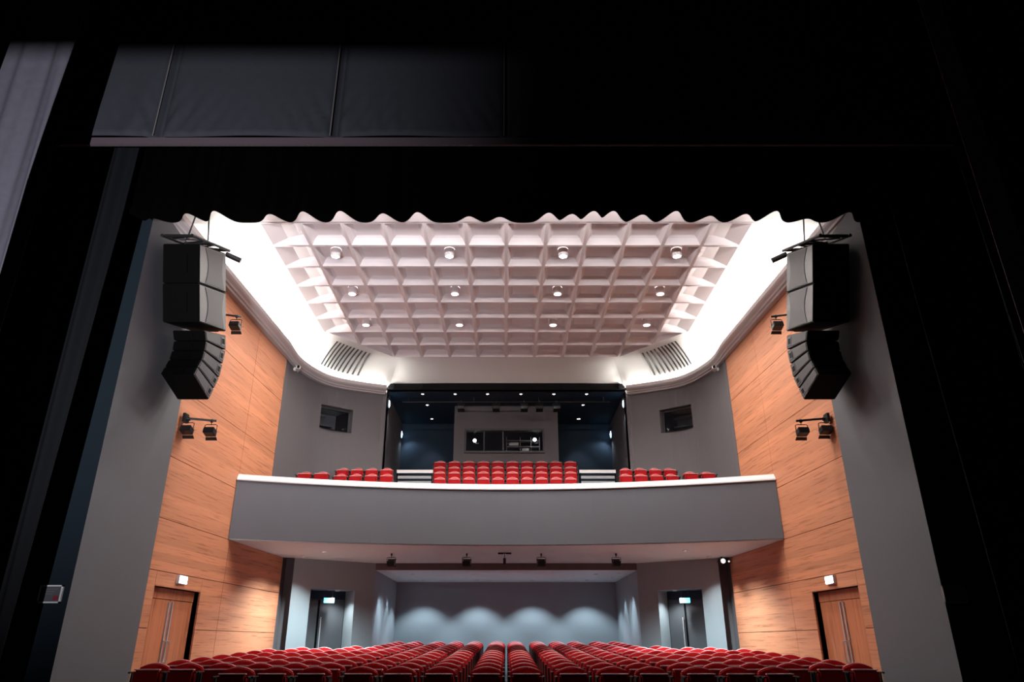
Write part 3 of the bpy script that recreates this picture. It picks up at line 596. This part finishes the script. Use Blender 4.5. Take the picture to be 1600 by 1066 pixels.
# ================================================================== SPEAKER ARRAYS
def lerp(a, b, t): return tuple(p + (q - p) * t for p, q in zip(a, b))
def polyat(pl, f):
    ln = [0]
    for i in range(len(pl) - 1): ln.append(ln[-1] + math.dist(pl[i], pl[i + 1]))
    d = f * ln[-1]
    for i in range(len(pl) - 1):
        if d <= ln[i + 1] + 1e-9: return lerp(pl[i], pl[i + 1], (d - ln[i]) / (ln[i + 1] - ln[i]))
for s in (-1, 1):
    t = thing('speaker_array', 'tall black hanging speaker array in front of the %s side of the stage opening' % SIDE[s], 'speaker', (s * 5.5, 11.3, 7.7))
    OX, OY, OZ = s * 5.5, 11.3, 7.7
    xin, xout = 5.2, 5.82
    def loc(p): return (p[0] - OY, p[1] - OZ)
    def side_quad(rt, ft, fb, rb, name, small, mat_body):
        q = [loc(p) for p in (rt, ft, fb, rb)]
        xo = xout if not small else xout - .07
        mb = MB(); mb.prism(q, s * xin - OX, s * xo - OX, 0); b = mb.build(name, M['spk'], t, bevel=.012)
        # inner side cheek, concave edges, standing 8 mm proud
        def bil(u, v): return lerp(lerp(q[0], q[1], u), lerp(q[3], q[2], u), v)
        x1 = s * (xin - .012) - OX
        mb = MB(); x0 = s * (xin - .004) - OX
        mb.prism([bil(.02, .03), bil(.98, .03), bil(.98, .97), bil(.02, .97)], s * (xin + .01) - OX, x0, 0); mb.build('side_cheek', M['spktrim'] if not small else M['spkgrille'], b)
        mb = MB()
        if small:
            pl = [bil(.05, .10), bil(.70, .10), bil(.70, .90), bil(.05, .90)]
            mb.prism(pl, x0, x1, 0); mb.build('side_panel', M['spkside'], b)
            mb = MB(); mb.prism([bil(.76, .2), bil(.93, .2), bil(.93, .8), bil(.76, .8)], x0, x1, 0); mb.build('handle_rim', M['spktrim'], b)
            mb = MB(); mb.prism([bil(.79, .3), bil(.90, .3), bil(.90, .7), bil(.79, .7)], x1, s * (xin - .016) - OX, 0); mb.build('handle', M['black'], b)
        else:
            n = 10; pl = [bil(.20 + .10 * math.sin(math.pi * k / n), .05 + .9 * k / n) for k in range(n + 1)] + [bil(.90 - .08 * math.sin(math.pi * k / n), .95 - .9 * k / n) for k in range(n + 1)]
            mb.prism(pl, x0, x1, 0); mb.build('side_panel', M['spkside'], b)
        # front grille and rear connector plate
        mb = MB(); f0, f1 = lerp(q[1], q[2], .06), lerp(q[1], q[2], .94); dv = Vector((q[1][0] - q[0][0], q[1][1] - q[0][1])).normalized() * .02
        mb.prism([f0, (f0[0] + dv.x, f0[1] + dv.y), (f1[0] + dv.x, f1[1] + dv.y), f1], s * (xin + .03) - OX, s * (xo - .03) - OX, 0); mb.build('front_grille', M['spkgrille'], b)
        mb = MB(); f0, f1 = lerp(q[0], q[3], .25), lerp(q[0], q[3], .75)
        mb.prism([f0, (f0[0] - dv.x, f0[1] - dv.y), (f1[0] - dv.x, f1[1] - dv.y), f1], s * (xin + .2) - OX, s * (xo - .2) - OX, 0); mb.build('rear_plate', M['spk'], b)
    R_ = [(10.56, 7.51), (10.8, 6.88), (11.06, 6.27)]; F_ = [(11.62, 7.93), (11.91, 7.25), (12.19, 6.59)]
    for i in range(2): side_quad(R_[i], F_[i], (F_[i + 1][0], F_[i + 1][1] + .012), (R_[i + 1][0], R_[i + 1][1] + .012), 'subwoofer_cabinet', False, None)
    rp = [(11.30, 6.24), (11.45, 6.05), (11.39, 5.74), (11.19, 5.39)]; fp = [(12.20, 6.54), (12.31, 6.29), (12.25, 5.74), (11.94, 5.18)]
    for i in range(5):
        g_ = .10
        side_quad(polyat(rp, (i + g_ * .5) / 5), polyat(fp, (i + g_ * .5) / 5), polyat(fp, (i + 1 - g_ * .5) / 5), polyat(rp, (i + 1 - g_ * .5) / 5), 'speaker_cabinet', True, None)
    # flying frame
    mb = MB()
    for xx in (5.25, 5.75):
        mb.tube([(s * xx - OX, 10.35 - OY, 7.55 - OZ), (s * xx - OX, 11.85 - OY, 8.12 - OZ)], .028)
    for f in (0.04, .5, .96):
        y, z = 10.35 + 1.5 * f, 7.55 + .57 * f; mb.tube([(s * 5.25 - OX, y - OY, z - OZ), (s * 5.75 - OX, y - OY, z - OZ)], .028)
    for k in range(6):
        mb.tube([(s * (5.25 + .5 * (k % 2)) - OX, 10.45 + .22 * k - OY, 7.60 + .084 * k - OZ), (s * (5.75 - .5 * (k % 2)) - OX, 10.67 + .22 * k - OY, 7.68 + .084 * k - OZ)], .014)
    mb.tube([(s * 5.28 - OX, 11.8 - OY, 8.02 - OZ), (s * 5.02 - OX, 11.9 - OY, 7.93 - OZ)], .05, 10)
    mb.build('flying_frame', M['blackmetal'], t)
    for yy, zz in ((10.7, 7.68), (11.5, 7.99)):
        mb = MB(); mb.tube([(0, yy - OY, zz - OZ), (0, 11.1 - OY, 9.3 - OZ)], .015, 6); mb.build('hoist_chain', M['blackmetal'], t)

# ================================================================== STAGE CURTAINS
def cloth(name, x0, x1, z0, z1, yfn, mat_, label, cat, nu=120, nv=14, par=None, xfn=None, zfn=None):
    mb = MB()
    def fn(u, v):
        z = z0 + (z1 - z0) * v; x = x0 + (x1 - x0) * u
        if xfn: x = xfn(x, z, u, v)
        zz = zfn(x, z, v) if zfn else z
        return (x, yfn(x, z), zz)
    mb.grid(nu, nv, fn); o = mb.build(name, mat_, par, smooth=True, fixn=False, solid=.012)
    if label: tag(o, label, cat)
    return o
def pleats(seed, amp, freq):
    r = random.Random(seed); ph = [r.uniform(0, 6.28) for _ in range(4)]
    return lambda x, z: amp * (math.sin(freq * x + ph[0] + .12 * z) + .5 * math.sin(freq * 2.3 * x + ph[1]) + .25 * math.sin(freq * .45 * x + ph[2] + .3 * z))
def folds(seed):
    r = random.Random(seed); ph = [r.uniform(0, 6.28) for _ in range(4)]
    return lambda x, z: .10 * (abs(math.sin(3.1 * x + ph[0] + .10 * z)) ** .7 - .5) + .035 * math.sin(13 * x + ph[1] + .5 * z) + .012 * math.sin(31 * x + ph[2])
for s in (-1, 1):
    nm = SIDE[s]
    p1 = folds(3 + s)
    xe = 5.13 if s < 0 else 5.01
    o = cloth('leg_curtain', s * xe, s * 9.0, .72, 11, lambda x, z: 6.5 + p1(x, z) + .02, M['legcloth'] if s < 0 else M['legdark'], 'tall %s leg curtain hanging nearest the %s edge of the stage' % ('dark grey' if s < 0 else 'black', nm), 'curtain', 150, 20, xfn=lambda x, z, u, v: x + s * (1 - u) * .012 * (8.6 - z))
    mb = MB()
    if s > 0:
        mb.grid(6, 20, lambda u, v: (5.0 + .31 * u + .012 * (8.6 - (.72 + 10.2 * v)), 6.42 + .03 * u, .72 + 10.2 * v)); mb.build('hem', M['hem2'], o, fixn=False, solid=.006)
    p2 = pleats(11 + s, .05, 8)
    cloth('leg_curtain', s * 5.93, s * 9.5, .72, 11, lambda x, z: 7.65 + p2(x, z), M['legdark'], 'black leg curtain behind the nearest %s one' % nm, 'curtain', 140, 16)
    p3 = pleats(23 + s, .06, 13)
    cloth('leg_curtain', s * 5.74, s * 10, .72, 8.0 if False else 11, lambda x, z: 9.12 + p3(x, z), M['legdark'], 'pleated black leg curtain against the %s side of the stage opening' % nm, 'curtain', 220, 16, xfn=lambda x, z, u, v: x + s * (1 - u) * (.025 * (7.3 - z) if z < 7.3 else 0) * .8)
    p0 = pleats(31 + s, .04, 6)
    cloth('leg_curtain', s * 5.86, s * 8.5, .72, 11, lambda x, z: 6.27 + p0(x, z) * .5, M['legdark'], 'black leg curtain at the upper %s corner of the view' % nm, 'curtain', 90, 12)
# border curtain with ties
ties = [-4.86, -2.41, 0.0, 2.45, 4.85]
def border_y(x, z):
    y = 8.0 + .015 * math.sin(3.1 * x + .4 * z)
    hb = max(0, 1 - (z - 7.72) / 1.1)
    for k, tx in enumerate(ties):
        d = x - tx; y += .17 * math.exp(-((d - .03) / .07) ** 2)              # cloth pinched back at each tie
        hb *= min(1, max(0, (z - 7.70) / .15)); y += -.06 * hb ** 1.5 * math.exp(-abs(d) / .5) * math.sin(abs(d) * 26 - (z - 7.7) * 14 + k) * (1 if abs(d) > .08 else 0)
    y += .032 * hb * math.sin(17 * x + 2 * math.sin(4 * x)) * (.6 + .4 * math.sin(2.2 * x))
    return y
o = cloth('border_curtain', -7.0, 7.0, 7.70, 11.5, border_y, M['border'], 'wide dark border curtain gathered by ties, hanging across the top of the stage', 'curtain', 420, 34)
for tx in ties:
    mb = MB(); mb.tube([(tx - .03, 8.03, 7.74), (tx - .03, 8.035, 11.4)], .009, 6); mb.build('tie_tape', M['strap'], o)
t = thing('border_batten', 'dark reddish pipe batten along the bottom of the gathered border curtain', 'batten', (0, 8.03, 7.63))
mb = MB(); mb.box(-6.6, 6.6, -.03, .03, -.06, .06); mb.build('batten_pipe', M['hem'], t, bevel=.01)
# velvet valance with waved hem
pk = [(-5.9, .9), (-5.55, .4), (-4.95, .8), (-4.50, 1.0), (-3.67, .75), (-3.14, .95), (-2.56, 1.0), (-1.91, .8), (-1.37, .9), (-.58, .55), (-.1, .5), (.66, .85), (1.02, .75), (1.35, 1.0), (1.65, 1.0), (2.12, .7), (2.62, 1.0), (3.18, .6), (3.72, .75), (4.16, 1.0), (4.72, .35), (5.3, .9), (5.8, .5)]
def val_y(x, z):
    f = min(1, .45 + .55 * max(0, (10.5 - z) / 3))
    return 9.73 - .34 * f * sum([(a * math.exp(-((x - p) / .15) ** 2)) ** 4 for p, a in pk]) ** .25
cloth('valance_curtain', -6.6, 6.6, 7.40, 11.5, val_y, M['velvet'], 'black velvet valance with a waved lower edge across the top of the stage opening', 'curtain', 520, 20,
      zfn=lambda x, z, v: z if v > 0 else z + .0)

# wall boards on the stage side
for s in (-1, 1):
    cx = -6.17 if s < 0 else 6.07
    t = thing('wall_board', ('small pale-framed notice board with a red mark' if s < 0 else 'small dull brown framed board') + ' on the wall %s of the stage opening' % nm.replace(nm, SIDE[s]), 'sign', (cx, 10.28, 1.88))
    mb = MB(); hw, hh, b_ = .155, .115, .018
    mb.box(-hw, hw, -.025, 0.015, hh - b_, hh); mb.box(-hw, hw, -.025, 0.015, -hh, -hh + b_); mb.box(-hw, -hw + b_, -.025, 0.015, -hh, hh); mb.box(hw - b_, hw, -.025, 0.015, -hh, hh)
    mb.build('board_frame', M['pale'] if s < 0 else M['browndark'], t)
    mb = MB(); mb.box(-hw + b_, hw - b_, -.015, 0.01, -hh + b_, hh - b_); mb.build('board_face', M['board'], t)
    if s < 0:
        mb = MB(); mb.box(.05, .12, -.02, -.015, -.08, -.02); mb.build('red_mark', M['red_lamp'], t)
        for k in range(3):
            mb = MB(); mb.box(-.11, .09 - .03 * k, -.018, -.015, .06 - .03 * k, .066 - .03 * k); mb.build('printed_line', M['boardline'], t)

# stage floodlight standing on the stage beside the viewpoint (lights the left curtains)
t = thing('stage_floodlight', 'black floodlight with barn doors standing on the stage floor', 'floodlight', (-2.75, -0.35, .7))
mb = MB(); mb.box(-.2, .2, -.15, .15, 0, .03); mb.tube([(0, 0, .03), (0, 0, .35)], .02); mb.build('stand', M['blackmetal'], t)
mb = MB(); mb.box(-.16, .16, -.3, -.02, .36, .62); mb.build('lamp_housing', M['blackmetal'], t)
mb = MB(); mb.box(-.6, .5, .35, .36, .825, 1.3); mb.box(-.62, -.60, 0, .36, .5, 1.2); mb.build('barn_door', M['blackmetal'], t)
L = spot(t, (0, .02, .50), P_FLOOD, 80, 1.0, (.93, .93, 1.0), r=.007)
L.rotation_euler = Vector((-3.6, 6.8, 5.3)).to_track_quat('-Z', 'Y').to_euler()

# ================================================================== SEATS
def make_seat():
    t = thing('theatre_seat', 'x', 'seat')
    # backrest: arched top, slightly reclined
    n = 10; prof = [(-.24, .30), (.24, .30), (.255, .88)] + [(.255 - .51 * k / n, .88 + .07 * math.sin(math.pi * k / n) ** .8) for k in range(1, n)] + [(-.255, .88)]
    mb = MB(); k = len(prof)
    def yy(z, d): return .17 + (z - .3) * .20 + d
    vs = [(x, yy(z, 0), z) for x, z in prof] + [(x, yy(z, .07), z) for x, z in prof]
    mb.add(vs, [tuple(range(k)), tuple(range(2 * k - 1, k - 1, -1))] + [(i, (i + 1) % k, k + (i + 1) % k, k + i) for i in range(k)])
    b = mb.build('backrest', M['red'], t, bevel=.016, smooth=False)
    # pale strip along the arched top: painted highlight of the overhead light
    mb = MB(); mb.tube([(.225 - .45 * q / n, yy(.95, .035), .886 + .066 * math.sin(math.pi * q / n) ** .8) for q in range(n + 1)], .011, 6); mb.build('top_highlight', M['edge_highlight'], b)
    # folded-up seat pad
    mb = MB(); mb.box(-.215, .215, .02, .13, .44, .865); q = mb.build('seat_cushion', M['red_shaded'], t, bevel=.03)
    mb = MB(); mb.box(-.205, .205, .028, .10, .858, .874); mb.build('cushion_highlight', M['edge_highlight'], q, bevel=.004)  # pale slab, a painted highlight on top of the pad
    for sx in (-1, 1):
        a, c = sorted((sx * .245, sx * .268))
        mb = MB(); mb.prism([(.04, .0), (.34, .0), (.30, .45), (.31, .80), (.08, .82), (.06, .45)], a, c, 0); f = mb.build('side_frame', M['plastic'], t)
        a, c = sorted((sx * .238, sx * .273)); mb = MB(); mb.box(a, c, -.03, .26, .815, .84); mb.build('armrest', M['plastic'], f, bevel=.006)
    return t
proto = make_seat(); used = False
def kids(o): return [c for c in C.objects if c.parent == o]
PK = [(c, kids(c)) for c in kids(proto)]
def place_seat(x, y, z, label, group, sx=1.0, rz=0):
    global used
    if not used: r = proto; used = True
    else:
        r = proto.copy(); C.objects.link(r)
        for c, gs in PK:
            c2 = c.copy(); C.objects.link(c2); c2.parent = r
            for g_ in gs:
                g2 = g_.copy(); C.objects.link(g2); g2.parent = c2
    r.location = (x, y, z); r.scale = (sx, sx, 1); r.rotation_euler = (0, 0, rz); r['label'] = label; r['group'] = group
    return r
half = [.281, .943, 1.523, 2.076, 2.74, 3.29, 3.84, 4.42, 4.95, 5.47]
FRONTN = 14
for k in range(14):
    y = 11.15 + .95 * k
    n = 7 if k == 0 else (10 if k <= 7 else (9 if k == 8 else (7 if k == 9 else 6)))
    xs = [-v for v in reversed(half[:n])] + half[:n]
    tops = -.315 + .0275 * k
    z = CZ + tops - .955
    rn = 'front row' if k == 0 else ('back row' if k == 13 else ORD[k] + ' row')
    for i, x in enumerate(xs):
        c = len(xs) // 2
        pos = ('%s from the left end' % ORD[i]) if i < c else ('%s from the right end' % ORD[len(xs) - 1 - i])
        pos = pos.replace('first from', 'nearest') if False else pos
        xx = min(abs(x), wallx(y) - .265) * (1 if x > 0 else -1)
        place_seat(xx, y - .13, z, 'red theatre seat, %s of the main floor, %s' % (rn, pos), 'red seats on the main floor', .945)
# balcony
for k, (y, zt, xa, xb) in enumerate(((19.0, 5.35, -1.96, 1.91), (19.9, 5.71, -2.06, 2.01), (20.8, 6.06, -2.16, 2.10), (21.62, 6.42, -2.24, 2.18))):
    pitch = (xb - xa) / 10
    for i in range(10):
        pos = ('%s from left' % ORD[i]) if i < 5 else ('%s from right' % ORD[9 - i])
        place_seat(xa + pitch * (i + .5), y - .13, zt - .95, 'red balcony seat, centre block, %s row from the front, %s' % (ORD[k], pos), 'red seats in the balcony centre block', pitch / .562)
for s in (-1, 1):
    for k, (y, zt, x0, n) in enumerate(((18.6, 5.35, 2.92, 4), (19.5, 5.71, 3.08, 4))):
        for i in range(n):
            place_seat(s * (x0 + .4 * (i + .5)), y - .13, zt - .95, 'red balcony seat, %s side block, %s row, %s from the aisle' % (SIDE[s], ('lower', 'upper')[k], ORD[i]), 'red seats in the %s balcony block' % SIDE[s], .4 / .562)
    for i, x in enumerate((4.74, 5.17)):
        place_seat(s * x, 18.15, 4.39, 'red seat beside the parapet at the %s end of the balcony, %s' % (SIDE[s], ('inner one', 'nearest the wall')[i]), 'red seats in the %s balcony block' % SIDE[s], .42 / .55, s * -.0)
